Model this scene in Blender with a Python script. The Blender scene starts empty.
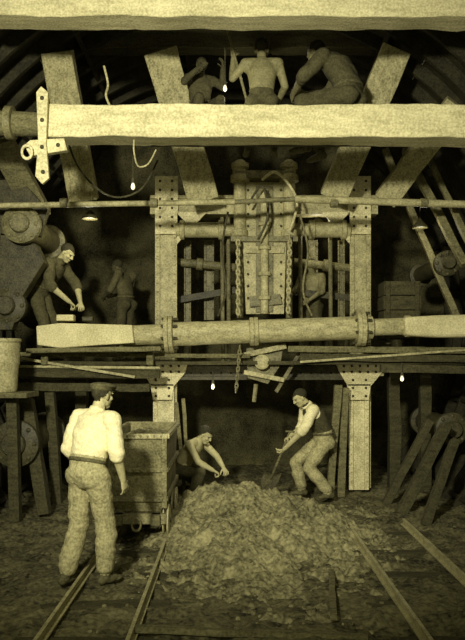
import bpy, bmesh, math, random
import numpy as np
from mathutils import Vector, Matrix, noise
random.seed(7)
S = bpy.context.scene
COL = S.collection
# ---------------------------------------------------------------- camera (survey values)
F = 700.0; EYE = 1.86; CX = 232.5; HY = 361.0
def W(px, py, d):
    """measured bearing + depth -> metres in the tunnel"""
    return Vector(((px-CX)*d/F, d, EYE+(HY-py)*d/F))
cam = bpy.data.cameras.new("camera"); co = bpy.data.objects.new("camera", cam); COL.objects.link(co)
co.location = (0, 0, EYE); co.rotation_euler = (math.radians(90), 0, 0)
cam.sensor_width = 36; cam.lens = 36*F/640; cam.shift_y = (HY-320)/640.0; cam.clip_end = 100
S.camera = co
S.view_settings.view_transform = 'Standard'
S.view_settings.look = 'None'

# ---------------------------------------------------------------- materials
def mat(name, v, rough=0.8, scale=6.0, contrast=0.45, bump=0.3, metal=0.0, streak=None, fine=48):
    m = bpy.data.materials.new(name); m.use_nodes = True
    nt = m.node_tree; N = nt.nodes; L = nt.links
    b = N["Principled BSDF"]; b.inputs["Roughness"].default_value = rough
    b.inputs["Metallic"].default_value = metal
    b.inputs["Specular IOR Level"].default_value = 0.2
    tc = N.new("ShaderNodeTexCoord"); mp = N.new("ShaderNodeMapping")
    L.new(tc.outputs["Object"], mp.inputs["Vector"])
    if streak: mp.inputs["Scale"].default_value = streak
    n1 = N.new("ShaderNodeTexNoise"); n1.inputs["Scale"].default_value = scale
    n1.inputs["Detail"].default_value = 8; n1.inputs["Roughness"].default_value = 0.7
    n2 = N.new("ShaderNodeTexNoise"); n2.inputs["Scale"].default_value = fine
    n2.inputs["Detail"].default_value = 3
    L.new(mp.outputs[0], n1.inputs["Vector"]); L.new(tc.outputs["Object"], n2.inputs["Vector"])
    mx = N.new("ShaderNodeMath"); mx.operation = 'MULTIPLY_ADD'
    L.new(n1.outputs["Fac"], mx.inputs[0]); mx.inputs[1].default_value = 0.55
    ml = N.new("ShaderNodeMath"); ml.operation = 'MULTIPLY'; ml.inputs[1].default_value = 0.45
    L.new(n2.outputs["Fac"], ml.inputs[0]); L.new(ml.outputs[0], mx.inputs[2])
    cr = N.new("ShaderNodeValToRGB")
    lo = v*(1-contrast); hi = min(0.95, v*(1+contrast))
    def t(x): return (x, x*0.905, x*(0.36+0.14*x), 1)
    cr.color_ramp.elements[0].position = 0.38; cr.color_ramp.elements[0].color = t(lo)
    cr.color_ramp.elements[1].position = 0.62; cr.color_ramp.elements[1].color = t(hi)
    L.new(mx.outputs[0], cr.inputs[0]); L.new(cr.outputs[0], b.inputs["Base Color"])
    if bump:
        bp = N.new("ShaderNodeBump"); bp.inputs["Strength"].default_value = bump
        bp.inputs["Distance"].default_value = 0.03
        L.new(mx.outputs[0], bp.inputs["Height"]); L.new(bp.outputs[0], b.inputs["Normal"])
    return m
def emis(name, st):
    m = bpy.data.materials.new(name); m.use_nodes = True
    b = m.node_tree.nodes["Principled BSDF"]; b.inputs["Emission Color"].default_value = (1, .9, .55, 1)
    b.inputs["Emission Strength"].default_value = st; b.inputs["Base Color"].default_value = (.9, .85, .6, 1)
    return m
M = dict(
 beam=mat("whitewashed_timber", .56, .85, 2.2, .34, .35, streak=(1, 6, 5)),
 timber=mat("sawn_timber", .36, .85, 4, .5, .4, streak=(4, 4, 1)),
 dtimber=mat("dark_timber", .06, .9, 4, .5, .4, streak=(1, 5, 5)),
 mtimber=mat("grimy_timber", .14, .9, 4, .5, .4, streak=(1, 5, 5)),
 steel=mat("painted_steel", .36, .55, 7, .45, .25),
 lsteel=mat("light_steel", .55, .5, 6, .35, .2),
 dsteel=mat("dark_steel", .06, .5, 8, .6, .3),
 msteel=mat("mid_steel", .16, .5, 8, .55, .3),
 pipe=mat("pipe_iron", .36, .6, 4, .45, .25, streak=(1.5, 4, 4)),
 iron=mat("cast_iron_lining", .032, .7, 4, .6, .5),
 tub=mat("muddy_tub_iron", .19, .8, 5, .55, .6),
 clay=mat("clay_face", .07, 1, 2.5, .7, 1.0),
 dirt=mat("trampled_dirt", .11, .98, 2.5, .8, 1.0, fine=24),
 heap=mat("spoil_clay", .2, .98, 3.0, .75, 1.0, fine=26),
 rail=mat("worn_rail", .36, .45, 10, .4, .2),
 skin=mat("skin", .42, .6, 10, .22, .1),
 dskin=mat("dim_skin", .22, .6, 10, .3, .1),  # darker skin copy, puts shade into the colour of dim figures
 shirt=mat("cotton_shirt", .74, .9, 5, .2, .3),
 trous=mat("work_trousers", .34, .95, 6, .4, .4),
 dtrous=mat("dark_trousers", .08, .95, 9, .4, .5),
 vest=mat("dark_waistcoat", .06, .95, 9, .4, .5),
 boot=mat("muddy_boots", .10, .8, 12, .4, .4),
 hair=mat("dark_hair", .035, .8, 30, .4, .4),
 cap=mat("tweed_cap", .09, .95, 30, .4, .4),
 eye=mat("eye", .02, .3, 5, .1, 0),
 rope=mat("hemp_rope", .3, .9, 40, .4, .5),
 canvas=mat("pale_canvas", .62, .95, 3, .25, .3),
 bulb=emis("lamp_glow", .8))

# ---------------------------------------------------------------- mesh builder
class O:
    def __init__(s, name): s.name = name; s.bm = bmesh.new(); s.mats = []
    def mi(s, m):
        m = M[m]
        if m not in s.mats: s.mats.append(m)
        return s.mats.index(m)
    def box(s, c, size, m, rot=None):
        c = Vector(c); i = s.mi(m); v = []
        for a in ((-1, -1, -1), (1, -1, -1), (1, 1, -1), (-1, 1, -1), (-1, -1, 1), (1, -1, 1), (1, 1, 1), (-1, 1, 1)):
            q = Vector([a[k]*size[k]/2 for k in range(3)]); q = rot @ q if rot else q
            v.append(s.bm.verts.new(c+q))
        for f in ((0, 3, 2, 1), (4, 5, 6, 7), (0, 1, 5, 4), (1, 2, 6, 5), (2, 3, 7, 6), (3, 0, 4, 7)):
            s.bm.faces.new([v[k] for k in f]).material_index = i
        return s
    def beam(s, a, b, w, h, m, up=(0, 0, 1), segs=1, jit=0.0):
        """rectangular baulk from a to b; w across, h along up"""
        a = Vector(a); b = Vector(b); t = (b-a).normalized(); up = Vector(up)
        x = t.cross(up).normalized(); z = x.cross(t).normalized()
        rings = []
        for k in range(segs+1):
            c = a.lerp(b, k/segs); vs = []
            for (i, j) in ((-1, -1), (1, -1), (1, 1), (-1, 1)):
                p = c+x*(i*w/2)+z*(j*h/2)
                if jit: p += noise.noise_vector(p*2.3)*jit + noise.noise_vector(p*9)*jit*.5
                vs.append(s.bm.verts.new(p))
            rings.append(vs)
        mi = s.mi(m)
        for k in range(segs):
            for q in range(4):
                f = s.bm.faces.new((rings[k][q], rings[k][(q+1) % 4], rings[k+1][(q+1) % 4], rings[k+1][q])); f.material_index = mi
        for r in (rings[0][::-1], rings[-1]):
            f = s.bm.faces.new(r); f.material_index = mi
        return s
    def loft(s, path, radii, m, n=16, cap=True):
        """round tube through points"""
        P = [Vector(p) for p in path]; mi = s.mi(m); rings = []; x = None
        for k, p in enumerate(P):
            t = (P[min(k+1, len(P)-1)]-P[max(k-1, 0)]).normalized()
            if x is None: x = t.orthogonal().normalized()
            else:
                x = (x-t*x.dot(t)).normalized()
            y = t.cross(x); r = radii[k] if hasattr(radii, '__len__') else radii
            rings.append([s.bm.verts.new(p+x*(r*math.cos(2*math.pi*q/n))+y*(r*math.sin(2*math.pi*q/n))) for q in range(n)])
        for k in range(len(P)-1):
            for q in range(n):
                f = s.bm.faces.new((rings[k][q], rings[k][(q+1) % n], rings[k+1][(q+1) % n], rings[k+1][q])); f.material_index = mi
        if cap:
            for r in (rings[0][::-1], rings[-1]):
                f = s.bm.faces.new(r); f.material_index = mi
        return s
    def cyl(s, a, b, r, m, n=20): return s.loft([a, b], r, m, n)
    def lathe(s, a, b, prof, m, n=28):
        """prof: list of (t along a-b in metres, radius)"""
        a = Vector(a); t = (Vector(b)-a).normalized(); x = t.orthogonal().normalized(); y = t.cross(x); mi = s.mi(m)
        rings = [[s.bm.verts.new(a+t*h+x*(r*math.cos(2*math.pi*q/n))+y*(r*math.sin(2*math.pi*q/n))) for q in range(n)] for h, r in prof]
        for k in range(len(rings)-1):
            for q in range(n):
                f = s.bm.faces.new((rings[k][q], rings[k][(q+1) % n], rings[k+1][(q+1) % n], rings[k+1][q])); f.material_index = mi
        for r in (rings[0][::-1], rings[-1]):
            f = s.bm.faces.new(r); f.material_index = mi
        return s
    def ell(s, c, r, m, seg=12, rot=None):
        c = Vector(c); r = (r, r, r) if not hasattr(r, '__len__') else r; i = s.mi(m); h = max(4, seg*2//3)
        def P(x, y, z):
            q = Vector((x*r[0], y*r[1], z*r[2])); q = rot @ q if rot else q
            return s.bm.verts.new(c+q)
        top = P(0, 0, 1); bot = P(0, 0, -1); R = []
        for k in range(1, h):
            a = math.pi*k/h; R.append([P(math.sin(a)*math.cos(2*math.pi*q/seg), math.sin(a)*math.sin(2*math.pi*q/seg), math.cos(a)) for q in range(seg)])
        for q in range(seg):
            w = (q+1) % seg
            s.bm.faces.new((top, R[0][q], R[0][w])).material_index = i
            s.bm.faces.new((bot, R[-1][w], R[-1][q])).material_index = i
            for k in range(h-2): s.bm.faces.new((R[k][q], R[k+1][q], R[k+1][w], R[k][w])).material_index = i
        return s
    def prism(s, pts, th, m):
        """polygon in a tunnel cross-section plane, thickened along the tunnel"""
        mi = s.mi(m)
        A = [s.bm.verts.new(p) for p in pts]; B = [s.bm.verts.new(Vector(p)+Vector((0, th, 0))) for p in pts]; n = len(pts)
        fs = [s.bm.faces.new(A), s.bm.faces.new(B[::-1])]
        for q in range(n): fs.append(s.bm.faces.new((A[(q+1) % n], A[q], B[q], B[(q+1) % n])))
        for f in fs: f.material_index = mi
        return s
    def rivets(s, pts, m, r=.018):
        for p in pts: s.ell(p, r, m, 8)
        return s
    def torus(s, c, R, r, m, rot, sx=1, n=14, k=7):
        mi = s.mi(m); g = []
        for i in range(n):
            a = 2*math.pi*i/n; row = []
            for j in range(k):
                b = 2*math.pi*j/k
                p = Vector(((R+r*math.cos(b))*math.cos(a), r*math.sin(b), (R+r*math.cos(b))*math.sin(a)*sx))
                row.append(s.bm.verts.new(Vector(c)+rot @ p))
            g.append(row)
        for i in range(n):
            for j in range(k):
                f = s.bm.faces.new((g[i][j], g[(i+1) % n][j], g[(i+1) % n][(j+1) % k], g[i][(j+1) % k])); f.material_index = mi
        return s
    def done(s, bevel=0.0, parent=None, smooth=0.6):
        bmesh.ops.recalc_face_normals(s.bm, faces=s.bm.faces)
        xs = np.array([v.co[:] for v in s.bm.verts]); lo = xs.min(0); hi = xs.max(0)
        o = Vector(((lo[0]+hi[0])/2, (lo[1]+hi[1])/2, lo[2]))
        bmesh.ops.translate(s.bm, verts=s.bm.verts, vec=-o)
        me = bpy.data.meshes.new(s.name); s.bm.to_mesh(me); s.bm.free()
        for m in s.mats: me.materials.append(m)
        me.shade_smooth(); me.set_sharp_from_angle(angle=smooth)
        ob = bpy.data.objects.new(s.name, me); ob.location = o; COL.objects.link(ob)
        if bevel:
            bv = ob.modifiers.new("bevel", 'BEVEL'); bv.width = bevel; bv.segments = 2; bv.limit_method = 'ANGLE'; bv.angle_limit = .7
        if parent: ob.parent = parent
        return ob

def chain(o, a, b, m, L=.085, r=.011):
    a = Vector(a); b = Vector(b); t = (b-a).normalized(); n = int((b-a).length/(L*.72)); q = t.to_track_quat('Z', 'Y').to_matrix()
    for i in range(n):
        c = a.lerp(b, (i+.5)/n)
        o.torus(c, L*.28, r, m, q @ Matrix.Rotation(math.radians(90*(i % 2)+20), 3, 'Z'), sx=1.75, n=10, k=6)

# ---------------------------------------------------------------- tunnel shell
TR = 3.95; TZ = 2.55
def arc(name, a0, a1):
    o = O(name); Y0, Y1 = 2.0, 13.0; na = max(2, int((a1-a0)/4)); i0 = o.mi("iron")
    def p(a, y, r=TR): a = math.radians(a); return Vector((r*math.cos(a), y, TZ+r*math.sin(a)))
    ys = [Y0+(Y1-Y0)*k/22 for k in range(23)]
    g = [[o.bm.verts.new(p(a0+(a1-a0)*i/na, y)) for i in range(na+1)] for y in ys]
    for k in range(22):
        for i in range(na): o.bm.faces.new((g[k][i], g[k][i+1], g[k+1][i+1], g[k+1][i])).material_index = i0
    for y in ys:
        for i in range(na):
            A = a0+(a1-a0)*i/na; B = a0+(a1-a0)*(i+1)/na
            vs = [o.bm.verts.new(q) for q in (p(A, y-.03), p(B, y-.03), p(B, y-.03, TR-.16), p(A, y-.03, TR-.16), p(A, y+.03), p(B, y+.03), p(B, y+.03, TR-.16), p(A, y+.03, TR-.16))]
            for f in ((0, 1, 2, 3), (4, 5, 6, 7), (2, 3, 7, 6)): o.bm.faces.new([vs[j] for j in f]).material_index = i0
    a = math.ceil(a0/20)*20
    while a <= a1:
        o.beam(p(a, Y0, TR-.07), p(a, Y1, TR-.07), .06, .16, "iron", up=(math.cos(math.radians(a)), 0, math.sin(math.radians(a))))
        a += 20
    ob = o.done(); return ob
arc("wall_right", -42, 52); arc("ceiling", 52.01, 127.99); arc("wall_left", 128, 222)
# excavated face
o = O("wall_back"); n = 40; g = []
for i in range(n+1):
    row = []
    for j in range(n+1):
        x = -4.2+8.4*i/n; z = -1.2+8*j/n
        row.append(o.bm.verts.new((x, 12.6+.5*noise.fractal(Vector((x, 3, z))*.9, 1, 2, 5), z)))
    g.append(row)
for i in range(n):
    for j in range(n): o.bm.faces.new((g[i][j], g[i+1][j], g[i+1][j+1], g[i][j+1])).material_index = o.mi("clay")
o.done()
# floor
def fl(x, y):
    k = .05*noise.fractal(Vector((x*1.6, y*1.6, 0)), 1, 2, 5)+.035*noise.noise(Vector((x*7, y*7, 4)))+.02*noise.noise(Vector((x*19, y*19, 4)))
    return k-.01
o = O("floor"); nx, ny = 220, 260; g = []
for i in range(nx+1):
    g.append([o.bm.verts.new((x := -3.3+6.6*i/nx, y := 2.8+9.8*j/ny, fl(x, y))) for j in range(ny+1)])
for i in range(nx):
    for j in range(ny): o.bm.faces.new((g[i][j], g[i+1][j], g[i+1][j+1], g[i][j+1])).material_index = o.mi("dirt")
o.done(smooth=3)
# spoil heap
def heap(x, y):
    dx = (x-.2)/1.65; dy = (y-8.0)/(2.8 if y < 8.0 else 1.7); r = math.sqrt(dx*dx+dy*dy)
    r += .24*noise.noise(Vector((x*1.3, y*1.3, 8)))+.1*noise.noise(Vector((x*4, y*4, 8)))
    r = max(0, r)
    h = .52*(math.exp(-(r*1.75)**1.6))-.06
    p = Vector((x, y, 1))
    return h+(.06*noise.fractal(Vector((x*4, y*4, 2)), .6, 2, 6)+.04*noise.noise(p*9)+.02*noise.noise(p*23)+.009*noise.noise(p*41))*(1 if r < 1 else .45)-.03
o = O("spoil_heap"); n = 270; g = []
for i in range(n+1):
    g.append([o.bm.verts.new((x := -1.75+3.9*i/n, y := 4.9+4.8*j/n, heap(x, y))) for j in range(n+1)])
for i in range(n):
    for j in range(n): o.bm.faces.new((g[i][j], g[i+1][j], g[i+1][j+1], g[i][j+1])).material_index = o.mi("heap")
o.done(smooth=3)
o = O("clay_clods")
for k in range(420):
    x = random.uniform(-2.3, 2.6); y = random.uniform(4.2, 9.3); rr = random.uniform(.008, .028)
    o.ell((x, y, max(heap(x, y) if abs(x) < 1.7 and y > 5 else -1, fl(x, y))), (rr, rr*random.uniform(.7, 1.3), rr*.8), "dirt" if abs(x) > 1 else "heap", 6, Matrix.Rotation(random.random()*3, 3, 'Z'))
o.done(smooth=.5)
# tracks
def track(name, xs, y0, y1):
    o = O(name)
    for x in xs:
        for w, z, h in ((.07, .022, .012), (.014, .045, .045), (.026, .074, .02)):
            o.beam((x, y0, z), (x, y1, z), w, h, "rail", segs=1)
    y = y0+.2
    while y < y1:
        o.beam((min(xs)-.2, y, -.035), (max(xs)+.2, y+random.uniform(-.03, .03), -.03), .16, .07, "dtimber", segs=6, jit=.012); y += .72
    return o.done()
track("rail_track", (-1.26, -.67), 3.0, 9.2)
track("rail_track", (1.27, 1.93), 3.0, 7.9)
o = O("timber_offcut"); o.beam((.72, 5.0, .03), (.86, 6.1, .03), .05, .04, "mtimber", segs=6, jit=.01); o.done()
o = O("timber_offcut"); o.beam((-.7, 4.72, .06), (.9, 4.68, .01), .05, .04, "mtimber", segs=8, jit=.01); o.done()

# ---------------------------------------------------------------- top beams
def hbeam(name, x0, x1, y0, y1, d, m, depth=.3, tilt=0):
    o = O(name); a = W(x0, (y0+y1)/2, d); b = W(x1, (y0+y1)/2+tilt, d); h = (y1-y0)*d/F
    o.beam(a, b, depth, h, m, segs=50, jit=.018); return o.done(bevel=.012)
hbeam("timber_beam", -15, 480, -10, 23, 7.0, "beam", tilt=1)
hbeam("timber_beam", 46, 490, 109, 141, 7.0, "beam", tilt=1)
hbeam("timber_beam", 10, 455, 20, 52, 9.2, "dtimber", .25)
# round log continuing at the left
o = O("round_log"); o.loft([W(-40, 122, 7.25), W(-10, 123, 7.25), W(50, 125, 7.25)], [.13, .13, .12], "mtimber", 20); o.lathe(W(6, 123, 7.25), W(50, 124, 7.25), [(0, .13), (.01, .17), (.08, .17), (.09, .13)], "msteel"); o.done()
# raking struts of the shield
def strut(a, b, w, m="timber", th=.16):
    o = O("raking_strut"); o.beam(a, b, w, th, m, up=(0, 1, .2), segs=10, jit=.014); o.done(bevel=.01)
strut(W(57, 52, 8.5), W(84, 200, 9.3), .38)
strut(W(160, 50, 8.5), W(204, 200, 9.3), .40)
strut(W(397, 48, 8.5), W(333, 198, 9.3), .36)
strut(W(457, 104, 8.5), W(385, 200, 9.3), .30, "timber")
strut(W(0, 140, 8.5), W(40, 215, 9.3), .30, "mtimber")
strut(W(405, 150, 9.6), W(465, 265, 8.8), .10, "msteel", .1)
strut(W(385, 150, 9.9), W(458, 320, 9.3), .09, "msteel", .1)
strut(W(430, 160, 9.4), W(470, 245, 8.6), .07, "msteel", .08)
# staging planks where the upper men sit
o = O("staging_plank")
for k in range(3): o.beam(W(150, 141, 7.6+.28*k), W(420, 141, 7.6+.28*k), .24, .05, "dtimber", segs=12, jit=.01)
o.beam(W(175, 121, 8.1), W(400, 121, 8.1), .3, .18, "dtimber", segs=12, jit=.01)
o.done()
# hook fitting hung from the beam
o = O("lifting_shackle"); D = 6.78
o.prism([W(36, 92, D), W(41, 86, D), W(48, 92, D), W(46, 142, D), W(49, 178, D), W(42, 184, D), W(35, 176, D), W(38, 142, D)], .05, "beam")
o.prism([W(24, 145, D+.04), W(30, 140, D+.04), W(64, 138, D+.04), W(67, 150, D+.04), W(30, 156, D+.04)], .08, "beam")
o.rivets([W(42, 98, D), W(42, 120, D), W(42, 147, D), W(43, 172, D), W(58, 145, D+.04)], "dsteel", .022)
o.torus(W(27, 152, D), .05, .014, "lsteel", Matrix.Identity(3), 1.3); o.done(bevel=.006)
# hose and ropes
def rope(name, pts, r, m="rope", d=None):
    o = O(name); P = []
    C = [W(*p) for p in pts]
    for k in range(len(C)-1):
        p0 = C[max(k-1, 0)]; p1 = C[k]; p2 = C[k+1]; p3 = C[min(k+2, len(C)-1)]
        for s in range(6):
            t = s/6
            P.append(.5*((2*p1)+(p2-p0)*t+(2*p0-5*p1+4*p2-p3)*t*t+(3*p1-p0-3*p2+p3)*t**3))
    P.append(C[-1]); o.loft(P, r, m, 8); o.done()
rope("hanging_rope", [(104, 66, 7.2), (108, 84, 7.2), (106, 96, 7.2), (112, 110, 7.2)], .012, "steel")
rope("hanging_rope", [(134, 140, 6.9), (134, 152, 6.88), (138, 166, 6.9), (148, 164, 6.9), (156, 150, 6.95)], .008, "steel")
rope("hanging_rope", [(262, 180, 9.1), (275, 172, 9.05), (290, 186, 9.05), (297, 205, 9.1), (290, 230, 9.2)], .018, "lsteel")
rope("hanging_rope", [(248, 205, 9.1), (262, 186, 9.05), (268, 215, 9.05), (258, 240, 9.1)], .016, "dsteel")
rope("hanging_rope", [(300, 215, 9.1), (308, 250, 9.05), (303, 290, 9.05), (312, 316, 9.1)], .014, "msteel")
rope("hanging_rope", [(228, 212, 9.1), (222, 250, 9.05), (226, 290, 9.05), (218, 316, 9.1)], .014, "dsteel")
rope("hanging_rope", [(64, 130, 8.4), (80, 170, 8.4), (110, 196, 8.4), (140, 190, 8.4), (158, 160, 8.4)], .012, "dsteel")

# ---------------------------------------------------------------- long rod
o = O("steel_rod"); o.cyl(W(-30, 206, 8.5), W(235, 202, 8.5), .034, "steel", 14)
o.cyl(W(295, 199, 8.5), W(485, 205, 8.5), .045, "pipe", 14); o.cyl(W(235, 202, 8.5), W(295, 199, 8.5), .03, "msteel", 14)
for x in (60, 150, 330, 420): o.lathe(W(x, 203, 8.5), W(x+9, 203, 8.5), [(0, .035), (.005, .056), (.09, .056), (.1, .035)], "msteel")
o.done()

# ---------------------------------------------------------------- riveted steel frame
o = O("riveted_steel_frame"); D = 10.0
def colm(x0, x1, y0, y1, d, m="steel", dep=.3):
    # channel column: face plate with raised angle edges
    w = (x1-x0)
    o.prism([W(x0, y0, d), W(x1, y0, d), W(x1, y1, d), W(x0, y1, d)], .03, m)
    for a, b in ((x0, x0+w*.22), (x1-w*.22, x1)):
        o.prism([W(a, y0, d-.03), W(b, y0, d-.03), W(b, y1, d-.03), W(a, y1, d-.03)], .03, m)
    o.prism([W(x0+w*.4, y0, d+.03), W(x1-w*.4, y0, d+.03), W(x1-w*.4, y1, d+.03), W(x0+w*.4, y1, d+.03)], dep, m)
    o.prism([W(x0, y0, d+dep), W(x1, y0, d+dep), W(x1, y1, d+dep), W(x0, y1, d+dep)], .03, m)
    y = y0+6
    while y < y1-2:
        o.rivets([W(x0+w*.11, y, d-.03), W(x1-w*.11, y, d-.03)], m, .016); y += 9
colm(155, 177, 178, 432, D); colm(350, 371, 176, 488, D)
colm(153, 174, 385, 500, 9.9, "lsteel"); colm(349, 369, 385, 490, 9.9, "lsteel")
# cross members
def crossm(x0, x1, y0, y1, d, m, rv=True):
    o.prism([W(x0, y0, d), W(x1, y0, d), W(x1, y1, d), W(x0, y1, d)], .25, m)
    for a, b in ((y0, y0+3.2), (y1-3.2, y1)):
        o.prism([W(x0, a, d-.04), W(x1, a, d-.04), W(x1, b, d-.04), W(x0, b, d-.04)], .04, m)
    if rv:
        x = x0+5
        while x < x1: o.rivets([W(x, y0+7, d), W(x, y1-7, d)], m, .015); x += 10
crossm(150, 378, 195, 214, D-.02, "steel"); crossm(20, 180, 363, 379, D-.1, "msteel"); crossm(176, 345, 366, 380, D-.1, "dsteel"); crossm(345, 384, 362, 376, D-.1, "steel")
G = D-.08
for pts in ([(177, 212), (207, 212), (177, 244)], [(350, 212), (322, 212), (350, 244)], [(155, 176), (178, 176), (178, 214), (198, 234), (177, 234), (155, 234)],
            [(371, 176), (348, 176), (348, 214), (328, 234), (350, 234), (371, 234)]):
    o.prism([W(x, y, G) for x, y in pts], .03, "lsteel")
for cx in (163, 360):
    o.prism([W(cx-25, 361, G-.1), W(cx+25, 361, G-.1), W(cx+22, 373, G-.1), W(cx+11, 386, G-.1), W(cx-12, 386, G-.1), W(cx-20, 373, G-.1)], .05, "lsteel")
    o.prism([W(cx-13, 384, G-.1), W(cx+11, 384, G-.1), W(cx+9, 400, G-.1), W(cx-10, 400, G-.1)], .05, "lsteel")
    o.rivets([W(cx+a, b, G-.1) for a in (-16, -8, 0, 8, 16) for b in (366, 372)]+[W(cx+a, b, G-.1) for a in (-7, 6) for b in (380, 388, 396)], "dsteel", .02)
for sx, x0 in ((1, 155), (-1, 371)):
    o.rivets([W(x0+sx*a, b, G) for a in (5, 17) for b in (181, 190, 199, 208, 217, 226)], "dsteel", .02)
# inner posts + stub cylinders between posts
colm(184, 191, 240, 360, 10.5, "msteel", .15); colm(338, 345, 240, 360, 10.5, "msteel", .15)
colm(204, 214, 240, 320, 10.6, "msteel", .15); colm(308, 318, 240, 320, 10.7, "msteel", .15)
o.lathe(W(176, 230, 9.95), W(236, 230, 9.95), [(0, .1), (.05, .1), (.06, .14), (.12, .14), (.13, .11), (.6, .11), (.61, .14), (.68, .14), (.69, .09), (.86, .09)], "steel")
o.lathe(W(350, 230, 9.95), W(294, 230, 9.95), [(0, .1), (.05, .1), (.06, .14), (.12, .14), (.13, .11), (.5, .11), (.51, .14), (.58, .14), (.59, .09), (.8, .09)], "steel")
o.lathe(W(176, 262, 10.4), W(240, 268, 10.4), [(0, .06), (.3, .06), (.31, .09), (.4, .09), (.41, .06), (.9, .06)], "msteel")
o.lathe(W(350, 268, 10.5), W(292, 262, 10.5), [(0, .06), (.3, .06), (.31, .09), (.4, .09), (.41, .06), (.85, .06)], "msteel")
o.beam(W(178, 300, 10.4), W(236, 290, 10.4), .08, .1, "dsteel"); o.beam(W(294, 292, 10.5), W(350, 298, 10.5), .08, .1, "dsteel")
for x in (222, 228, 300, 330): o.cyl(W(x, 216, 10.2), W(x+1, 362, 10.2), .03, "msteel", 10)
frame = o.done(bevel=.004)

# ---------------------------------------------------------------- central hydraulic erector
o = O("hydraulic_jack"); d = 9.45
for x in (240, 289):
    o.lathe(W(x, 238, d), W(x, 160, d), [(0, .07), (.02, .11), (.1, .11), (.11, .085), (.75, .085), (.76, .13), (.84, .13), (.85, .1), (.93, .1), (.94, .12), (1.0, .12), (1.02, .08), (1.05, .05)], "steel")
    o.cyl(W(x, 318, d), W(x, 238, d), .045, "msteel", 16)
o.prism([W(244, 182, d), W(285, 182, d), W(286, 250, d), W(284, 314, d), W(246, 314, d), W(243, 250, d)], .05, "steel")
o.prism([W(256, 186, d-.04), W(273, 186, d-.04), W(273, 312, d-.04), W(256, 312, d-.04)], .06, "msteel")
o.cyl(W(264.5, 190, d-.08), W(264.5, 314, d-.08), .055, "steel", 20)
for y in (200, 226, 250, 276, 300): o.lathe(W(264.5, y, d-.08), W(264.5, y-4, d-.08), [(0, .055), (.003, .085), (.05, .085), (.054, .055)], "steel")
o.prism([W(246, 246, d-.06), W(284, 246, d-.06), W(284, 253, d-.06), W(246, 253, d-.06)], .06, "steel")
o.prism([W(250, 296, d-.07), W(280, 294, d-.07), W(282, 304, d-.07), W(250, 307, d-.07)], .08, "msteel")
o.rivets([W(x, y, d-.02) for x in (248, 281) for y in range(190, 310, 12)], "dsteel", .018)
o.box(W(264, 176, d), (.78, .2, .1), "msteel"); o.box(W(264, 240, d+.02), (.9, .2, .07), "msteel")
# lower gear under the pipe
o.prism([W(246, 344, d-.05), W(284, 344, d-.05), W(280, 366, d-.05), (W(268, 384, d-.05)), W(248, 378, d-.05)], .25, "msteel")
o.beam(W(240, 356, d-.1), W(286, 346, d-.1), .08, .07, "steel"); o.beam(W(244, 372, d-.1), W(284, 380, d-.1), .08, .06, "steel")
o.lathe(W(262, 362, d-.2), W(262, 362, d), [(0, .06), (.02, .1), (.2, .1)], "steel")
o.cyl(W(256, 384, d), W(254, 402, d), .03, "msteel", 12); o.beam(W(300, 352, d), W(276, 392, d), .05, .05, "msteel", up=(0, 1, 0))
o.done(bevel=.004)
o = O("iron_chain"); chain(o, W(238, 240, 9.2), W(238, 314, 9.2), "steel"); o.done()
o = O("iron_chain"); chain(o, W(290, 236, 9.2), W(288, 312, 9.2), "steel"); o.done()
o = O("iron_chain"); chain(o, W(240, 346, 9.05), W(236, 392, 9.05), "msteel", .07, .009); o.done()

# ---------------------------------------------------------------- long flanged pipe
o = O("flanged_pipe"); d = 9.1; a = W(118, 336, d); b = W(412, 326, d); L = (b-a).length; k = d/F
pr = [(0, .09), (.02, .15), (.07, .15), (.08, .13), ((164-118)*k, .135)]
def fl_(x, R=.24, r=.155):
    t = (x-118)*k; pr.extend([(t-.01, r), (t, R), (t+.045, R), (t+.05, R*.93), (t+.06, R), (t+.105, R), (t+.115, r)])
fl_(165); pr.append(((200-118)*k, .155)); pr.append(((202-118)*k, .15)); fl_(250, .185, .15); fl_(356, .24, .15)
pr += [((372-118)*k, .15), ((374-118)*k, .11), (L-.1, .11), (L-.09, .14), (L-.03, .14), (L, .12)]
o.lathe(a, b, pr, "pipe", 32)
for x, y in ((169, 334), (360, 328)):
    for q in range(8):
        an = q*math.pi/4+.3; c = W(x, y, d); o.cyl(c+Vector((-.09, .2*math.cos(an), .2*math.sin(an))), c+Vector((.12, .2*math.cos(an), .2*math.sin(an))), .018, "dsteel", 6)
o.done()
# pale plank on the left: the worker's bench
o = O("work_bench"); d = 8.9
o.prism([W(36, 326, d), W(60, 323, d), W(132, 325, d), W(134, 343, d), W(100, 345, d), W(60, 348, d), W(37, 345, d)], .35, "canvas")
o.beam(W(30, 351, d+.1), W(162, 349, d+.1), .4, .06, "mtimber", segs=6, jit=.01)
for x in (45, 150): o.beam(W(x, 348, d+.2), W(x, 365, d+.2), .09, .09, "mtimber", up=(0, 1, 0))
o.box(W(66, 318, d+.15), (.22, .14, .08), "canvas"); o.box(W(88, 319, d+.15), (.14, .1, .06), "dsteel")
o.done(bevel=.012)
o = O("canvas_sack"); d = 8.9
o.prism([W(405, 317, d), W(440, 315, d), W(484, 314, d), W(484, 337, d), W(440, 337, d), W(406, 335, d)], .3, "canvas"); ob = o.done(bevel=.04)

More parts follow.
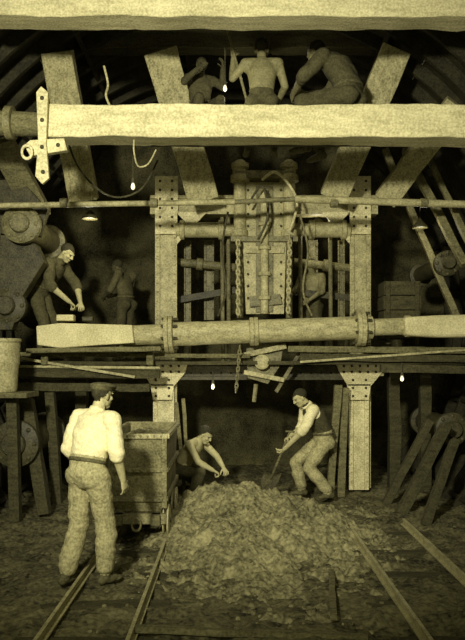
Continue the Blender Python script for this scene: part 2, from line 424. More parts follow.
# ---------------------------------------------------------------- working platform
o = O("working_platform")
for k in range(8):
    y = 9.35+.22*k; o.beam((-3.45, y, 1.83), (3.45, y, 1.84), .2, .05, "dtimber", segs=14, jit=.012)
for y0, x0, x1, m, h in ((349, 288, 480, "mtimber", 6), (357, 300, 480, "dtimber", 7), (368, 380, 480, "dtimber", 8), (372, -15, 160, "dtimber", 9), (354, -15, 250, "mtimber", 4), (386, -15, 150, "dtimber", 8)):
    o.beam(W(x0, y0, 9.2), W(x1, y0+2, 9.2), .1, h*9.2/F, m, segs=10, jit=.01)
o.beam(W(20, 358, 9.1), W(135, 377, 9.1), .06, .035, "steel", segs=1); o.beam(W(300, 362, 9.15), W(465, 350, 9.15), .05, .03, "steel")
o.cyl(W(-15, 366, 9.12), W(160, 368, 9.12), .02, "steel", 10)
# posts carrying it to the floor
for x in (-3.0, -2.2, 2.35, 2.8): o.beam((x, 10.2, -.05), (x, 10.2, 1.8), .16, .16, "dtimber", up=(0, 1, 0), segs=4, jit=.02)
o.done(bevel=.005)
# box on the platform
o = O("wooden_crate"); d = 9.8; c = W(399, 300, d); c.z = 1.86
for k in range(4): o.box(c+Vector((0, 0, .1+.2*k+.3)), (.52-.02*(k % 2), .4, .19), "dtimber")
for s in (-1, 1): o.box(c+Vector((s*.2, -.21, .66)), (.06, .03, .86), "dtimber")
o.box(c+Vector((0, 0, .1)), (.6, .5, .2), "dtimber"); o.done(bevel=.008)

# ---------------------------------------------------------------- left side gear
def ram(px, py, d, R, m="msteel"):
    o = O("hydraulic_ram"); a = W(px, py, d); b = a+Vector((0, 2, 0))
    o.lathe(a, b, [(0, R*.35), (.0, R*.45), (.02, R*.5), (.08, R*.5), (.09, R*.8), (.11, R), (.2, R), (.21, R*.72), (1.4, R*.72), (1.41, R), (1.5, R)], m, 28)
    for q in range(8):
        an = q*math.pi/4; o.ell(a+Vector((R*.82*math.cos(an), .1, R*.82*math.sin(an))), .03, m, 8)
    o.done()
ram(18, 222, 8.6, .24, "msteel"); ram(4, 305, 8.8, .24, "dsteel"); ram(12, 445, 8.2, .28, "dsteel"); ram(450, 262, 9.2, .17, "dsteel"); ram(455, 430, 9.2, .22, "dsteel")
o = O("shield_bracket"); d = 8.9
o.prism([W(0, 232, d), W(36, 244, d), W(44, 262, d), W(20, 300, d), W(12, 330, d), W(-5, 330, d)], .2, "dsteel")
o.prism([W(-5, 180, d), W(20, 178, d), W(48, 210, d), W(40, 236, d), (W(-5, 236, d))], .1, "dsteel"); o.done(bevel=.01)
o = O("water_bucket"); d = 8.0
a = W(1, 392, d); b = W(1, 338, d); o.lathe(a, b, [(0, .14), (.0, .17), (.05, .18), (.3, .195), (.32, .205), (.36, .205), (.56, .21), (.58, .225), (.61, .225), (.61, .2), (.15, .17)], "steel")
o.box(a+Vector((0, .05, -.03)), (.7, .5, .06), "mtimber"); o.beam(a+Vector((.1, .1, -.06)), Vector((a.x+.12, a.y+.15, 0)), .12, .12, "dtimber", up=(0, 1, 0)); o.beam(a+Vector((-.2, .1, -.06)), Vector((a.x-.2, a.y+.15, 0)), .12, .12, "dtimber", up=(0, 1, 0))
o.done(bevel=.005)
# props and stacked timber
for a, b, w, m in (((446, 425, 8.9), (400, 515, 8.5), .12, "dtimber"), ((455, 440, 8.7), (425, 528, 8.0), .1, "dtimber"), ((430, 420, 9.3), (385, 505, 9.1), .1, "dtimber"),
                   ((338, 385, 9.6), (330, 497, 9.4), .1, "mtimber"), ((345, 388, 9.7), (341, 497, 9.6), .1, "mtimber"), ((176, 402, 9.4), (186, 505, 9.2), .05, "mtimber"), ((183, 398, 9.6), (190, 503, 9.5), .05, "mtimber"),
                   ((28, 400, 8.6), (45, 510, 8.4), .14, "dtimber"), ((50, 392, 9.2), (58, 505, 9.1), .12, "dtimber")):
    o = O("timber_prop"); A = W(*a); B = W(*b); B.z = min(B.z, 0.02); o.beam(A, B, w, w, m, up=(0, 1, 0), segs=6, jit=.015); o.done(bevel=.006)

# ---------------------------------------------------------------- mine tub
o = O("mine_tub"); x0, x1, y0, y1 = -1.235, -.66, 7.0, 8.35; zb, zt = .34, 1.13; t = .02; tp = .05
def shell(q, top):  # ring corners
    return [Vector((x0+q, y0+q, top)), Vector((x1-q, y0+q, top)), Vector((x1-q, y1-q, top)), Vector((x0+q, y1-q, top))]
rings = [shell(.06, zb), shell(.02, zb+.12), shell(0, zt), shell(t, zt), shell(.04, zb+.14), shell(.08, zb+.02)]
vr = [[o.bm.verts.new(p) for p in r] for r in rings]; mi = o.mi("tub")
for k in range(5):
    for q in range(4): o.bm.faces.new((vr[k][q], vr[k][(q+1) % 4], vr[k+1][(q+1) % 4], vr[k+1][q])).material_index = mi
o.bm.faces.new(vr[0][::-1]).material_index = mi; o.bm.faces.new(vr[5]).material_index = mi
for z, q, h in ((zt-.02, -.015, .05), (zt-.36, -.004, .045), (zb+.14, .0, .05)):
    c = shell(q, z)
    for i in range(4): o.beam(c[i], c[(i+1) % 4], .03, h, "tub" if z < 1 else "steel")
for x in (x0+.02, x1-.02):
    o.beam((x, y0-.005, zb+.05), (x, y0-.012, zt), .05, .03, "tub", up=(0, 1, 0))
for z in np.linspace(zb+.2, zt-.08, 8): o.rivets([Vector((x0+.04, y0-.02, z)), Vector((x1-.04, y0-.02, z))], "tub", .013)
for x in np.linspace(x0+.05, x1-.05, 8): o.rivets([Vector((x, y0-.03, zt-.02)), Vector((x, y0-.02, zt-.36))], "tub", .012)
for y in np.linspace(y0+.05, y1-.05, 14): o.rivets([Vector((x1+.03, y, zt-.02)), Vector((x1+.02, y, zt-.36))], "tub", .012)
for x in (x0+.1, x1-.1): o.beam((x, y0-.12, .29), (x, y1+.12, .29), .09, .1, "mtimber")
for y in (y0-.02, y1): o.beam((x0, y, .29), (x1, y, .29), .08, .1, "tub")
o.torus(Vector(((x0+x1)/2, y0-.12, .25)), .045, .012, "msteel", Matrix.Identity(3), 1.4)
for y in (y0+.12, y1-.25):
    o.cyl((x0-.02, y, .245), (x1+.04, y, .245), .028, "dsteel", 12)
    for s, x in ((-1, -1.26), (1, -.67)):
        o.lathe((x-.03*1, y, .245), (x+.03, y, .245), [(0, .06), (0, .16), (.012, .16), (.014, .145), (.02, .13), (.024, .06), (.03, .05), (.036, .13), (.042, .16), (.06, .16)], "steel", 24)
        for q in range(6):
            an = q*math.pi/3; o.beam(Vector((x+.02, y, .245)), Vector((x+.02, y+.13*math.cos(an), .245+.13*math.sin(an))), .025, .03, "steel", up=(1, 0, 0))
# clay load
gx = 14; gy = 20; g = [[o.bm.verts.new((x0+.03+(x1-x0-.06)*i/gx, y0+.03+(y1-y0-.06)*j/gy, zt-.1+.07*math.sin(math.pi*i/gx)*math.sin(math.pi*j/gy)+.04*noise.noise(Vector((i*.6, j*.6, 0))))) for j in range(gy+1)] for i in range(gx+1)]
for i in range(gx):
    for j in range(gy): o.bm.faces.new((g[i][j], g[i+1][j], g[i+1][j+1], g[i][j+1])).material_index = o.mi("heap")
o.done(bevel=.004)

# ---------------------------------------------------------------- hanging bulbs, plus shaded lamps added as fill
def lamp(px, py, d, drop=.35, e=0, shade=False):
    o = O("hanging_or_fill_lamp"); c = W(px, py, d)
    o.cyl(c+Vector((0, 0, drop)), c+Vector((0, 0, .05)), .006, "dsteel", 6)
    if shade: o.lathe(c+Vector((0, 0, .08)), c, [(0, .015), (.02, .03), (.1, .1), (.12, .1)], "dsteel", 16)
    else:
        o.lathe(c+Vector((0, 0, .08)), c, [(0, .015), (.03, .022), (.05, .02)], "dsteel", 12)
        o.lathe(c+Vector((0, 0, .035)), c+Vector((0, 0, -1)), [(0, .01), (.02, .018), (.045, .024), (.065, .018), (.075, .008)], "bulb", 14)
    o.done()
    if e:
        l = bpy.data.lights.new("bulb_or_fill_light", 'POINT'); l.energy = e; l.shadow_soft_size = .08; l.color = (1, .93, .75)
        ob = bpy.data.objects.new("bulb_or_fill_light", l); ob.location = c+Vector((0, -.02, -.14)); COL.objects.link(ob)
lamp(225, 88, 8.0, .5, 3); lamp(133, 186, 7.6, .4, 0); lamp(213, 386, 9.2, .2, 9); lamp(402, 378, 9.1, .2, 3)
lamp(90, 216, 9.0, .3, 13, True); lamp(318, 222, 10.3, .3, 7, True); lamp(270, 60, 8.9, .3, 8, True); lamp(420, 225, 9.2, .3, 5, True)  # shaded lamps added as fill, no such fittings known here

# ================================================================= PEOPLE
def orth(t):
    return t.orthogonal().normalized()
def raw_loft(V, Fc, secs, n=16):
    """secs: (center, axis_x, axis_y, rx, ry) ; rounded end caps"""
    base = len(V)
    for c, ax, ay, rx, ry in secs:
        for q in range(n):
            a = 2*math.pi*q/n; V.append(c+ax*(rx*math.cos(a))+ay*(ry*math.sin(a)))
    m = len(secs)
    for k in range(m-1):
        for q in range(n):
            Fc.append((base+k*n+q, base+k*n+(q+1) % n, base+(k+1)*n+(q+1) % n, base+(k+1)*n+q))
    Fc.append(tuple(base+q for q in range(n))[::-1]); Fc.append(tuple(base+(m-1)*n+q for q in range(n)))
def caps(V, Fc, a, b, ra, rb, n=14):
    t = (b-a).normalized(); x = orth(t); y = t.cross(x); secs = []
    for k in range(0, 5):
        an = math.radians(10+80*k/4); secs.append((a-t*(ra*math.cos(an)), x, y, ra*math.sin(an), ra*math.sin(an)))
    for k in range(0, 5):
        an = math.radians(90-80*k/4); secs.append((b+t*(rb*math.cos(an)), x, y, rb*math.sin(an), rb*math.sin(an)))
    raw_loft(V, Fc, secs, n)
def elli(V, Fc, c, X, Y, Z, r, n=16):
    secs = []
    for k in range(9):
        an = math.radians(6+168*k/8); secs.append((c-Z*(r[2]*math.cos(an)), X, Y, r[0]*math.sin(an), r[1]*math.sin(an)))
    raw_loft(V, Fc, secs, n)
def remesh(V, Fc, vox, it=3, fac=.5):
    me = bpy.data.meshes.new("tmp"); me.from_pydata([tuple(v) for v in V], [], Fc)
    bm = bmesh.new(); bm.from_mesh(me); bmesh.ops.recalc_face_normals(bm, faces=bm.faces); bm.to_mesh(me); bm.free()
    ob = bpy.data.objects.new("tmp", me); COL.objects.link(ob)
    r = ob.modifiers.new("r", 'REMESH'); r.mode = 'VOXEL'; r.voxel_size = vox
    if it: s = ob.modifiers.new("s", 'SMOOTH'); s.iterations = it; s.factor = fac
    dg = bpy.context.evaluated_depsgraph_get(); e = ob.evaluated_get(dg); m2 = e.to_mesh()
    nv = len(m2.vertices); co_ = np.empty(nv*3); m2.vertices.foreach_get("co", co_); co_ = co_.reshape(-1, 3)
    fs = [tuple(p.vertices) for p in m2.polygons]; e.to_mesh_clear()
    bpy.data.objects.remove(ob); bpy.data.meshes.remove(me)
    return co_, fs
def segd(P, a, b, ra, rb):
    a = np.array(a); b = np.array(b); ab = b-a; t = np.clip(((P-a)@ab)/(ab@ab+1e-9), 0, 1)
    return np.linalg.norm(P-(a+t[:, None]*ab), axis=1)-(ra+(rb-ra)*t)

STAND = dict(pel=(0, 0, .94), waist=(0, .0, 1.08), chest=(0, .01, 1.30), nk=(0, 0, 1.47), hd=(0, .03, 1.60), hdf=(0, 1, 0), hdu=(0, 0, 1),
 shR=(.185, 0, 1.41), shL=(-.185, 0, 1.41), elR=(.24, -.02, 1.13), elL=(-.24, -.02, 1.13), wrR=(.24, .06, .88), wrL=(-.24, .06, .88),
 hipR=(.09, 0, .91), hipL=(-.09, 0, .91), knR=(.11, .03, .49), knL=(-.11, .03, .49), anR=(.12, 0, .085), anL=(-.12, 0, .085), toR=(.15, 1, 0), toL=(-.15, 1, 0),
 paR=(-1, 0, 0), paL=(1, 0, 0), cuR=.35, cuL=.35, hR=None, hL=None)
def person(name, base, ang, pose, s=1.0, bare=False, sleeve="rolled", shirt="shirt", trous="trous", skin="skin", cap=False, vest=False, tache=False, vox=.01, brace=False, bulk=0.0, bag=0.0, fold=1.0):
    """bulk: extra metres of shirt looseness, bag: extra metres of trouser looseness"""
    J = dict(STAND); J.update(pose)
    base = Vector(base); a = math.radians(ang); Fw = Vector((math.sin(a), math.cos(a), 0)); Rt = Vector((math.cos(a), -math.sin(a), 0)); U = Vector((0, 0, 1))
    def D(v): return Rt*v[0]+Fw*v[1]+U*v[2]
    def T(v): return base+s*D(v)
    j = {k: T(J[k]) for k in ("pel", "waist", "chest", "nk", "hd", "shR", "shL", "elR", "elL", "wrR", "wrL", "hipR", "hipL", "knR", "knL", "anR", "anL")}
    V = []; Fc = []; B = []  # B: labelled bones (a,b,ra,rb,label)
    hl = (j["hipR"]-j["hipL"]).normalized(); sl = (j["shR"]-j["shL"]).normalized()
    cr = (j["hipR"]+j["hipL"])/2
    cl = 0 if bare else .012+bulk
    pts = [cr-(j["waist"]-cr).normalized()*.05*s, j["pel"], j["waist"], j["waist"].lerp(j["chest"], .55), j["chest"], j["chest"].lerp(j["nk"], .6), j["nk"]]
    rx = [.12+bag, .162+bag, .14+cl+bag*.3, .155+cl, .172+cl, .15+cl, .07]; ry = [.09+bag, .115+bag, .10+cl+bag*.3, .11+cl, .115+cl, .095+cl*.6, .065]
    secs = []
    for k, p in enumerate(pts):
        t = (pts[min(k+1, 6)]-pts[max(k-1, 0)]).normalized(); x = hl.lerp(sl, k/6).normalized(); x = (x-t*x.dot(t)).normalized(); y = t.cross(x)
        secs.append((p, x, y, rx[k]*s, ry[k]*s))
    S2 = []
    for k in range(6):
        for q in range(3):
            f = q/3; A, C = secs[k], secs[k+1]; S2.append((A[0].lerp(C[0], f), A[1].lerp(C[1], f), A[2].lerp(C[2], f), A[3]+(C[3]-A[3])*f, A[4]+(C[4]-A[4])*f))
    S2.append(secs[-1]); raw_loft(V, Fc, S2, 24)
    top = "skin" if bare else "shirt"
    B.append((pts[0], j["waist"].lerp(j["pel"], .15), .15*s, .145*s, "trous")); B.append((j["waist"].lerp(j["chest"], .1), j["chest"], .145*s, .155*s, "vest" if vest else top)); B.append((j["chest"], j["nk"], .15*s, .07*s, "vest" if vest else top))
    for sd in "RL":
        sh, el, wr, hp, kn, an = (j[q+sd] for q in ("sh", "el", "wr", "hip", "kn", "an"))
        inn = j["chest"].lerp(j["nk"], .75)
        caps(V, Fc, sh.lerp(inn, .55), sh, .062*s, (.062+cl*.7)*s); B.append((sh.lerp(inn, .5), sh, .07*s, .07*s, top))
        caps(V, Fc, sh.lerp(el, .1), j["chest"].lerp(sh, .35)+(j["waist"]-j["chest"])*.3, .055*s, .07*s)
        ra = (.055+cl, .045+cl) ; caps(V, Fc, sh, el, ra[0]*s, ra[1]*s); B.append((sh, el, ra[0]*s, ra[1]*s, top))
        if sleeve == "rolled" and not bare:
            cf = el.lerp(wr, .12); caps(V, Fc, sh.lerp(el, .85), cf, (.058+bulk*.6)*s, (.06+bulk*.6)*s); B.append((el, cf, .06*s, .062*s, "shirt"))
        if sleeve == "long" and not bare:
            caps(V, Fc, el, el.lerp(wr, .9), .055*s, .043*s); B.append((el, el.lerp(wr, .88), .056*s, .05*s, "shirt"))
        caps(V, Fc, el, el.lerp(wr, .3), .042*s, .043*s); caps(V, Fc, el.lerp(wr, .3), wr, .043*s, .028*s); B.append((el, wr, .042*s, .028*s, "skin"))
        caps(V, Fc, hp, kn, (.098+bag)*s, (.072+bag)*s); caps(V, Fc, kn, kn.lerp(an, .4), (.072+bag)*s, (.075+bag)*s); caps(V, Fc, kn.lerp(an, .4), an+(kn-an).normalized()*.07*s, (.073+bag)*s, (.068+bag)*s)
        B.append((hp, kn, .1*s, .076*s, "trous")); B.append((kn, an+(kn-an).normalized()*.05*s, .078*s, .07*s, "trous"))
        bt = hp-D((0, .05, 0))*s; caps(V, Fc, bt, hp.lerp(kn, .15), .1*s, .09*s)
        td = D(J["to"+sd]).normalized(); shin = (an-kn).normalized(); up = -shin; up = (up-td*up.dot(td)).normalized(); rt = td.cross(up)
        for (f, u, r) in ((-.03, -.04, (.036, .045, .042)), (.05, -.045, (.042, .09, .038)), (.12, -.055, (.042, .055, .028))):
            elli(V, Fc, an+td*f*s+up*u*s, rt, td, up, [q*s for q in r])
        caps(V, Fc, an-up*.02*s, an+up*.08*s, .045*s, .046*s)
        B.append((an-td*.03*s-up*.045*s, an+td*.14*s-up*.055*s, .045*s, .04*s, "boot")); B.append((an, an+up*.02*s, .05*s, .05*s, "boot"))
        hd = D(J["h"+sd]).normalized() if J["h"+sd] else (wr-el).normalized()
        nn = D(J["pa"+sd]); nn = (nn-hd*nn.dot(hd)).normalized(); th = hd.cross(nn)*(1 if sd == "R" else -1)
        raw_loft(V, Fc, [(wr-hd*.02*s, th, nn, .024*s, .02*s), (wr, th, nn, .027*s, .02*s), (wr+hd*.03*s, th, nn, .036*s, .018*s), (wr+hd*.07*s, th, nn, .043*s, .016*s), (wr+hd*.093*s, th, nn, .04*s, .012*s)], 16)
        B.append((wr, wr+hd*.09*s, .04*s, .04*s, "skin")); j["hand"+sd] = (wr, hd, nn, th)
    caps(V, Fc, j["nk"]-(j["nk"]-j["chest"]).normalized()*.04*s, j["nk"].lerp(j["hd"], .4), .062*s, .054*s); B.append((j["nk"], j["hd"], .05*s, .052*s, "skin"))
    P, fs = remesh(V, Fc, vox*s)
    Fcn = P[np.array([f[:3] for f in fs])].mean(axis=1)
    DD = np.stack([segd(Fcn, *b[:4]) for b in B], 1); li = DD.argmin(1); lab = [B[i][4] for i in li]
    vl = np.stack([segd(P, *b[:4]) for b in B], 1).argmin(1)
    bm = bmesh.new(); mats = []
    MM = {"skin": skin, "shirt": shirt, "vest": "vest", "trous": trous, "boot": "boot", "hair": "hair", "cap": "cap", "eye": "eye"}
    def mi(k):
        m = M[MM[k]]
        if m not in mats: mats.append(m)
        return mats.index(m)
    vs = [bm.verts.new(p) for p in P]
    for f, l in zip(fs, lab):
        q = bm.faces.new([vs[i] for i in f]); q.material_index = mi(l)
    bmesh.ops.recalc_face_normals(bm, faces=bm.faces); bm.normal_update()
    for v, i in zip(vs, vl):
        l = B[i][4]
        if l in ("shirt", "trous", "vest"):
            p = v.co-base; sk = p.z*14+p.x*6
            k = noise.noise(Vector((p.x*7, p.y*7, p.z*10)))+.6*noise.noise(Vector((p.x*10+3, p.y*10, sk*1.6)))
            v.co += v.normal*(k*(.0105 if l == "trous" else .0095)*s*fold)
    def addtube(pts, rad, key, n=8):
        VV = []; FF = []
        x = None; secs = []
        for k, p in enumerate(pts):
            t = (pts[min(k+1, len(pts)-1)]-pts[max(k-1, 0)]).normalized()
            x = orth(t) if x is None else (x-t*x.dot(t)).normalized(); secs.append((p, x, t.cross(x), rad[k], rad[k]))
        raw_loft(VV, FF, secs, n); q = [bm.verts.new(v) for v in VV]
        for f in FF:
            ff = bm.faces.new([q[i] for i in f]); ff.material_index = mi(key)
    for sd in "RL":
        wr, hd, nn, th = j["hand"+sd]; cu = J["cu"+sd]
        for off, Lf, r in ((.031, .074, .0088), (.0105, .084, .009), (-.0105, .077, .0086), (-.031, .06, .0078)):
            p = wr+hd*.083*s+th*off*s; dd = (hd+th*off*2.2).normalized(); pp = [p-dd*.015*s, p]; ax = dd.cross(nn).normalized();
            for q, (fr, ca) in enumerate(((.45, .9), (.3, 1.2), (.25, .8))):
                dd = (Matrix.Rotation(cu*ca, 3, ax) @ dd); pp += [pp[-1]+dd*Lf*fr*.5*s, pp[-1]+dd*Lf*fr*s]
            pp.append(pp[-1]+dd*.005*s); rr = [r, r*1.05, r, r*1.02, r*.95, r*.97, r*.9, r*.8, r*.4]
            addtube(pp, [q*s for q in rr], "skin")
        dd = (hd*.62+th*.7+nn*.35).normalized(); p = wr+hd*.025*s+th*.022*s; pp = [p]; ax = dd.cross((nn-th*.5)).normalized()
        for Lf, ca in ((.042, .0), (.032, .5), (.026, .6)):
            dd = Matrix.Rotation(cu*ca, 3, ax) @ dd; pp += [pp[-1]+dd*Lf*.5*s, pp[-1]+dd*Lf*s]
        pp.append(pp[-1]+dd*.005*s); addtube(pp, [q*s for q in (.015, .014, .0115, .011, .0105, .010, .0085, .004)], "skin")
    hf = D(J["hdf"]).normalized(); hu = D(J["hdu"]); hu = (hu-hf*hu.dot(hf)).normalized(); hr = hf.cross(hu); c = j["hd"]
    def H(r, f, u): return c+(hr*r+hf*f+hu*u)*s
    V = []; Fc = []
    def E(p, r): elli(V, Fc, H(*p), hr, hf, hu, [q*s for q in r], 20)
    E((0, -.012, .028), (.074, .094, .083)); E((0, .02, -.03), (.06, .068, .083)); E((0, .048, -.088), (.036, .036, .028)); E((0, .02, -.07), (.052, .055, .035))
    E((0, .076, .024), (.05, .018, .011)); E((.036, .058, -.022), (.024, .024, .022)); E((-.036, .058, -.022), (.024, .024, .022))
    E((0, .083, -.052), (.024, .012, .007)); E((0, .081, -.064), (.021, .012, .007))
    caps(V, Fc, H(0, .088, .012), H(0, .104, -.024), .008*s, .013*s); E((.011, .094, -.028), (.009, .011, .008)); E((-.011, .094, -.028), (.009, .011, .008))
    for q in (-1, 1): E((q*.075, -.006, -.008), (.009, .019, .031)); E((q*.072, .0, -.03), (.008, .01, .012))
    E((0, -.022, .034), (.079, .093, .084)) if not cap else None
    caps(V, Fc, j["nk"]-(j["hd"]-j["nk"]).normalized()*.03*s, H(0, -.015, -.05), .056*s, .054*s)
    P, fs = remesh(V, Fc, .0058*s, 2, .4); vs = [bm.verts.new(p) for p in P]
    Q = P-np.array(c); X = Q@np.array(hr)/s; Y = Q@np.array(hf)/s; Z = Q@np.array(hu)/s
    for f in fs:
        i = list(f); y = Y[i].mean(); z = Z[i].mean(); x = abs(X[i].mean())
        hair = (z > .062-max(0, .05-x)*.2 and y < .1) or (z > -.02+max(0, y+.03)*1.3 and y < .03 and not (x > .0795)) or (y < -.05 and z > -.055)
        k = "hair" if hair else ("hair" if tache and y > .084 and -.05 < z < -.036 and x < .03 else "skin")
        bm.faces.new([vs[q] for q in f]).material_index = mi(k)
    def add(fn, key):
        VV = []; FF = []; fn(VV, FF); q = [bm.verts.new(v) for v in VV]
        for f in FF: bm.faces.new([q[i] for i in f]).material_index = mi(key)
    for q in (-1, 1): add(lambda a_, b_: elli(a_, b_, H(q*.03, .0745, .004), hr, hf, hu, [.012*s, .009*s, .007*s], 10), "eye")
    if cap:
        VV = []; FF = []; elli(VV, FF, H(0, -.015, .06), hr, hf, hu, [.086*s, .104*s, .045*s], 24); elli(VV, FF, H(0, .0, .082), hr, hf, (hu+hf*.12).normalized(), [.1*s, .125*s, .03*s], 24)
        elli(VV, FF, H(0, .105, .058), hr, (hf-hu*.25).normalized(), hu, [.062*s, .05*s, .008*s], 20)
        P2, f2 = remesh(VV, FF, .006*s, 3); q = [bm.verts.new(v) for v in P2]
        for f in f2: bm.faces.new([q[i] for i in f]).material_index = mi("cap")
    if not bare:  # collar band
        t = (j["hd"]-j["nk"]).normalized(); x = orth(t); y = t.cross(x); cc = j["nk"]+t*.005*s
        add(lambda a_, b_: raw_loft(a_, b_, [(cc-t*.03*s, x, y, .078*s, .078*s), (cc+t*.012*s, x, y, .068*s, .068*s), (cc+t*.014*s, x, y, .058*s, .058*s)], 20), "shirt")
    if not bare:  # belt
        t = (j["waist"]-j["pel"]).normalized(); x = (hl-t*hl.dot(t)).normalized(); y = t.cross(x); cc = j["pel"].lerp(j["waist"], .72); e_ = max(bag, bulk)*.9
        add(lambda a_, b_: raw_loft(a_, b_, [(cc-t*.016*s, x, y, (.158+e_)*s, (.124+e_)*s), (cc-t*.014*s, x, y, (.164+e_)*s, (.13+e_)*s), (cc+t*.014*s, x, y, (.164+e_)*s, (.13+e_)*s), (cc+t*.016*s, x, y, (.158+e_)*s, (.124+e_)*s)], 28), "boot")
    bmesh.ops.recalc_face_normals(bm, faces=bm.faces)
    o_ = Vector((base.x, base.y, min(v.co.z for v in bm.verts))); bmesh.ops.translate(bm, verts=bm.verts, vec=-o_)
    me = bpy.data.meshes.new(name); bm.to_mesh(me); bm.free()
    for m in mats: me.materials.append(m)
    me.shade_smooth()
    ob = bpy.data.objects.new(name, me); ob.location = o_; COL.objects.link(ob); return j, T

# foreground standing man
person("miner", (-1.2, 5.85, .0), 34, dict(
  pel=(0, -.04, .93), waist=(0, .0, 1.07), chest=(.0, .06, 1.29), nk=(0, .10, 1.45), hd=(.0, .16, 1.575), hdf=(.15, 1, -.12),
  shR=(.19, .08, 1.38), shL=(-.19, .08, 1.38), elR=(.25, .07, 1.11), elL=(-.26, .02, 1.12), wrR=(.23, .17, .87), wrL=(-.23, .12, .88),
  knR=(.11, .09, .49), knL=(-.11, -.01, .49), anR=(.13, .06, .085), anL=(-.13, -.14, .085)), s=.995, cap=True, sleeve="rolled", vox=.0085, bulk=.014, bag=.014, fold=1.3)
# man digging on the right
g0 = 0.06
jj, TT = person("miner", (1.05, 9.25, g0), -105, dict(
  pel=(0, -.16, .74), waist=(0, -.15, .88), chest=(0, -.04, 1.08), nk=(0, .07, 1.22), hd=(0, .17, 1.32), hdf=(.0, .85, -.5),
  shR=(.18, .03, 1.17), shL=(-.18, .05, 1.17), elR=(.25, .05, .9), elL=(-.24, .2, .93), wrR=(.13, .26, .8), wrL=(-.06, .40, .66), hipR=(.09, -.14, .72), hipL=(-.09, -.14, .72),
  knR=(.14, .18, .45), knL=(-.14, .1, .42), anR=(.14, .08, .085), anL=(-.16, -.18, .085), cuR=1.1, cuL=1.1, paR=(-.3, 0, -1), paL=(.3, 0, 1)), sleeve="rolled", vest=True, trous="trous", tache=True, bulk=.008, bag=.01)
def shovel(a, b):
    o = O("shovel"); a = Vector(a); b = Vector(b); t = (b-a).normalized(); o.cyl(a, b, .015, "mtimber", 10)
    x = t.cross(Vector((0, 0, 1))).normalized(); o.cyl(a-x*.06, a+x*.06, .015, "mtimber", 10); z = x.cross(t)
    n = 6; gr = []
    for i in range(n+1):
        r = []
        for k in range(7):
            u = (k-3)/3; w = .12*(1 if i < 4 else (1-(i-3)*.22)); r.append(o.bm.verts.new(b+t*(i*.3/n)+x*(u*w)+z*(u*u*.03-.02)))
        gr.append(r)
    for i in range(n):
        for k in range(6): o.bm.faces.new((gr[i][k], gr[i][k+1], gr[i+1][k+1], gr[i+1][k])).material_index = o.mi("dsteel")
    o.loft([b-t*.1, b+t*.1], [.022, .01], "dsteel", 10)
    ob = o.done(); md = ob.modifiers.new("thick", 'SOLIDIFY'); md.thickness = .004
wr = jj["wrR"]+(jj["wrR"]-jj["elR"]).normalized()*.06; wl = jj["wrL"]+(jj["wrL"]-jj["elL"]).normalized()*.06; t = (wl-wr).normalized()
shovel(wr-t*.12, wl+t*.36)
# crouching man
person("miner", (-.56, 9.1, .06), 115, dict(
  pel=(0, -.12, .38), waist=(0, -.08, .50), chest=(0, .04, .67), nk=(0, .15, .80), hd=(0, .24, .88), hdf=(0, .8, -.5),
  shR=(.18, .1, .76), shL=(-.18, .1, .76), elR=(.24, .26, .55), elL=(-.22, .3, .57), wrR=(.14, .42, .44), wrL=(-.1, .46, .44), hipR=(.09, -.12, .37), hipL=(-.09, -.12, .37),
  knR=(.17, .26, .42), knL=(-.15, .18, .1), anR=(.16, .12, .085), anL=(-.13, -.24, .09), toL=(0, .2, -1), cuR=.9, cuL=.9, paR=(0, 0, -1), paL=(0, 0, -1)), s=.97, bare=True, skin="skin", trous="dtrous")
# worker at the bench, left
person("miner", (-2.52, 9.5, 1.86), 108, dict(
  pel=(0, -.12, .88), waist=(0, -.07, 1.0), chest=(0, .07, 1.16), nk=(0, .2, 1.28), hd=(0, .3, 1.37), hdf=(0, .75, -.6),
  shR=(.18, .14, 1.22), shL=(-.18, .14, 1.22), elR=(.25, .2, .94), elL=(-.24, .3, .97), wrR=(.12, .4, .74), wrL=(-.08, .44, .74), hipR=(.09, -.12, .86), hipL=(-.09, -.12, .86),
  cuR=.9, cuL=.9, paR=(0, 0, -1), paL=(0, 0, -1)), s=1.06, shirt="dtrous", skin="skin", trous="dtrous", tache=True, bulk=.01)
# worker behind, dimness put into dark skin and shirt tones
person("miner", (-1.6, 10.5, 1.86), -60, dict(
  chest=(0, .06, 1.28), nk=(0, .1, 1.44), hd=(0, .18, 1.55), hdf=(0, .9, -.4), elR=(.25, .12, 1.14), wrR=(.15, .38, 1.1), elL=(-.25, .12, 1.14), wrL=(-.1, .38, 1.05), cuR=.9, cuL=.9), s=.92, shirt="dtrous", skin="dtrous", trous="vest", vest=False, cap=False, vox=.012)
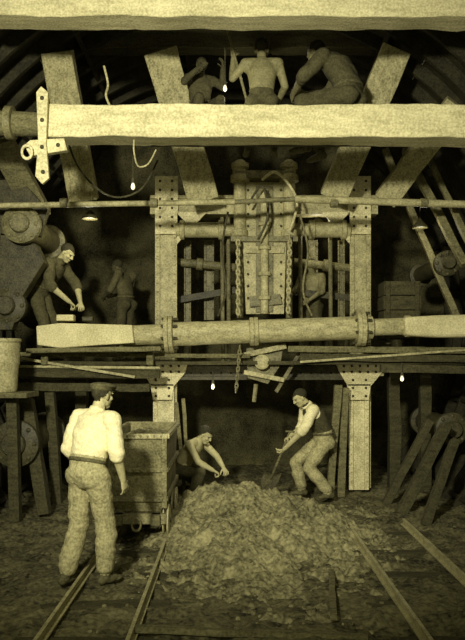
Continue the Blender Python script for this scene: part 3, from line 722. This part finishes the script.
# bare-backed man above
SEAT = dict(pel=(0, 0, .12), waist=(0, -.02, .24), chest=(0, .0, .44), nk=(0, .03, .61), hd=(0, .07, .745), hdf=(.1, 1, -.1), shR=(.19, .0, .555), shL=(-.19, .02, .56),
  hipR=(.1, .02, .1), hipL=(-.1, .02, .1), knR=(.16, .44, .12), knL=(-.16, .44, .12), anR=(.16, .4, -.3), anL=(-.16, .4, -.3), elR=(.27, .04, .3), wrR=(.2, .26, .2), elL=(-.3, .16, .42), wrL=(-.28, .2, .68))
z0 = 4.75
pf = dict(SEAT); pf.update(elL=(-.34, .1, .42), wrL=(-.33, .12, .68), cuL=1.2, paL=(0, 1, 0))
jj, TT = person("miner", (.34, 8.1, z0), 0, pf, bare=True, trous="dtrous", skin="dskin")  # dimness of the upper level painted in by the darker skin
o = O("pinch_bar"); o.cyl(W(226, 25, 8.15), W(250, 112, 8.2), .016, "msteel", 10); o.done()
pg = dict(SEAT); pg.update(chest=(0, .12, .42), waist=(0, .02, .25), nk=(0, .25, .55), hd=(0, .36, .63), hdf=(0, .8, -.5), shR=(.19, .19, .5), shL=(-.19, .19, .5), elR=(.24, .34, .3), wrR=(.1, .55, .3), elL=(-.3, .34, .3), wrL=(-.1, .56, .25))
person("miner", (1.35, 8.05, z0), -55, pg, s=1.2, shirt="dtrous", sleeve="rolled", skin="dskin", trous="dtrous", bulk=.01)  # dim look painted in: darker skin and shirt
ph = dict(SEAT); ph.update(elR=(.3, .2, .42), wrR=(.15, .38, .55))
person("miner", (-.38, 8.25, z0-.02), 160, ph, s=.8, shirt="vest", sleeve="long", skin="vest", trous="vest", vox=.012)  # very dim figure: near-black skin and clothes stand in for shade
# man behind the erector, right
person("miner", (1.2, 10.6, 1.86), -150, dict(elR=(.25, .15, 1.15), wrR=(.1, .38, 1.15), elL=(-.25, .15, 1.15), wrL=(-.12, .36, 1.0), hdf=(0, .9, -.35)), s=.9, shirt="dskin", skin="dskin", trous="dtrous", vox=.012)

# ---------------------------------------------------------------- light
def spot(name, loc, tgt, e, ang, blend, size, col=(1, .97, .84)):
    l = bpy.data.lights.new(name, 'SPOT'); l.energy = e; l.spot_size = math.radians(ang); l.spot_blend = blend; l.shadow_soft_size = size; l.color = col
    ob = bpy.data.objects.new(name, l); ob.location = loc; ob.rotation_euler = (Vector(tgt)-Vector(loc)).to_track_quat('-Z', 'Y').to_euler(); COL.objects.link(ob)
spot("magnesium_flash_lamp", (-1.5, .2, 3.7), (-.1, 9, 3.1), 2900, 80, 1.0, .22)
spot("heap_fill_spot", (.9, 4.0, 4.6), (0.15, 8.6, .9), 330, 60, 1.0, .15)  # spot added out of view to brighten the heap
w = bpy.data.worlds.new("world"); S.world = w; w.use_nodes = True
w.node_tree.nodes["Background"].inputs[0].default_value = (1, .97, .6, 1); w.node_tree.nodes["Background"].inputs[1].default_value = .45
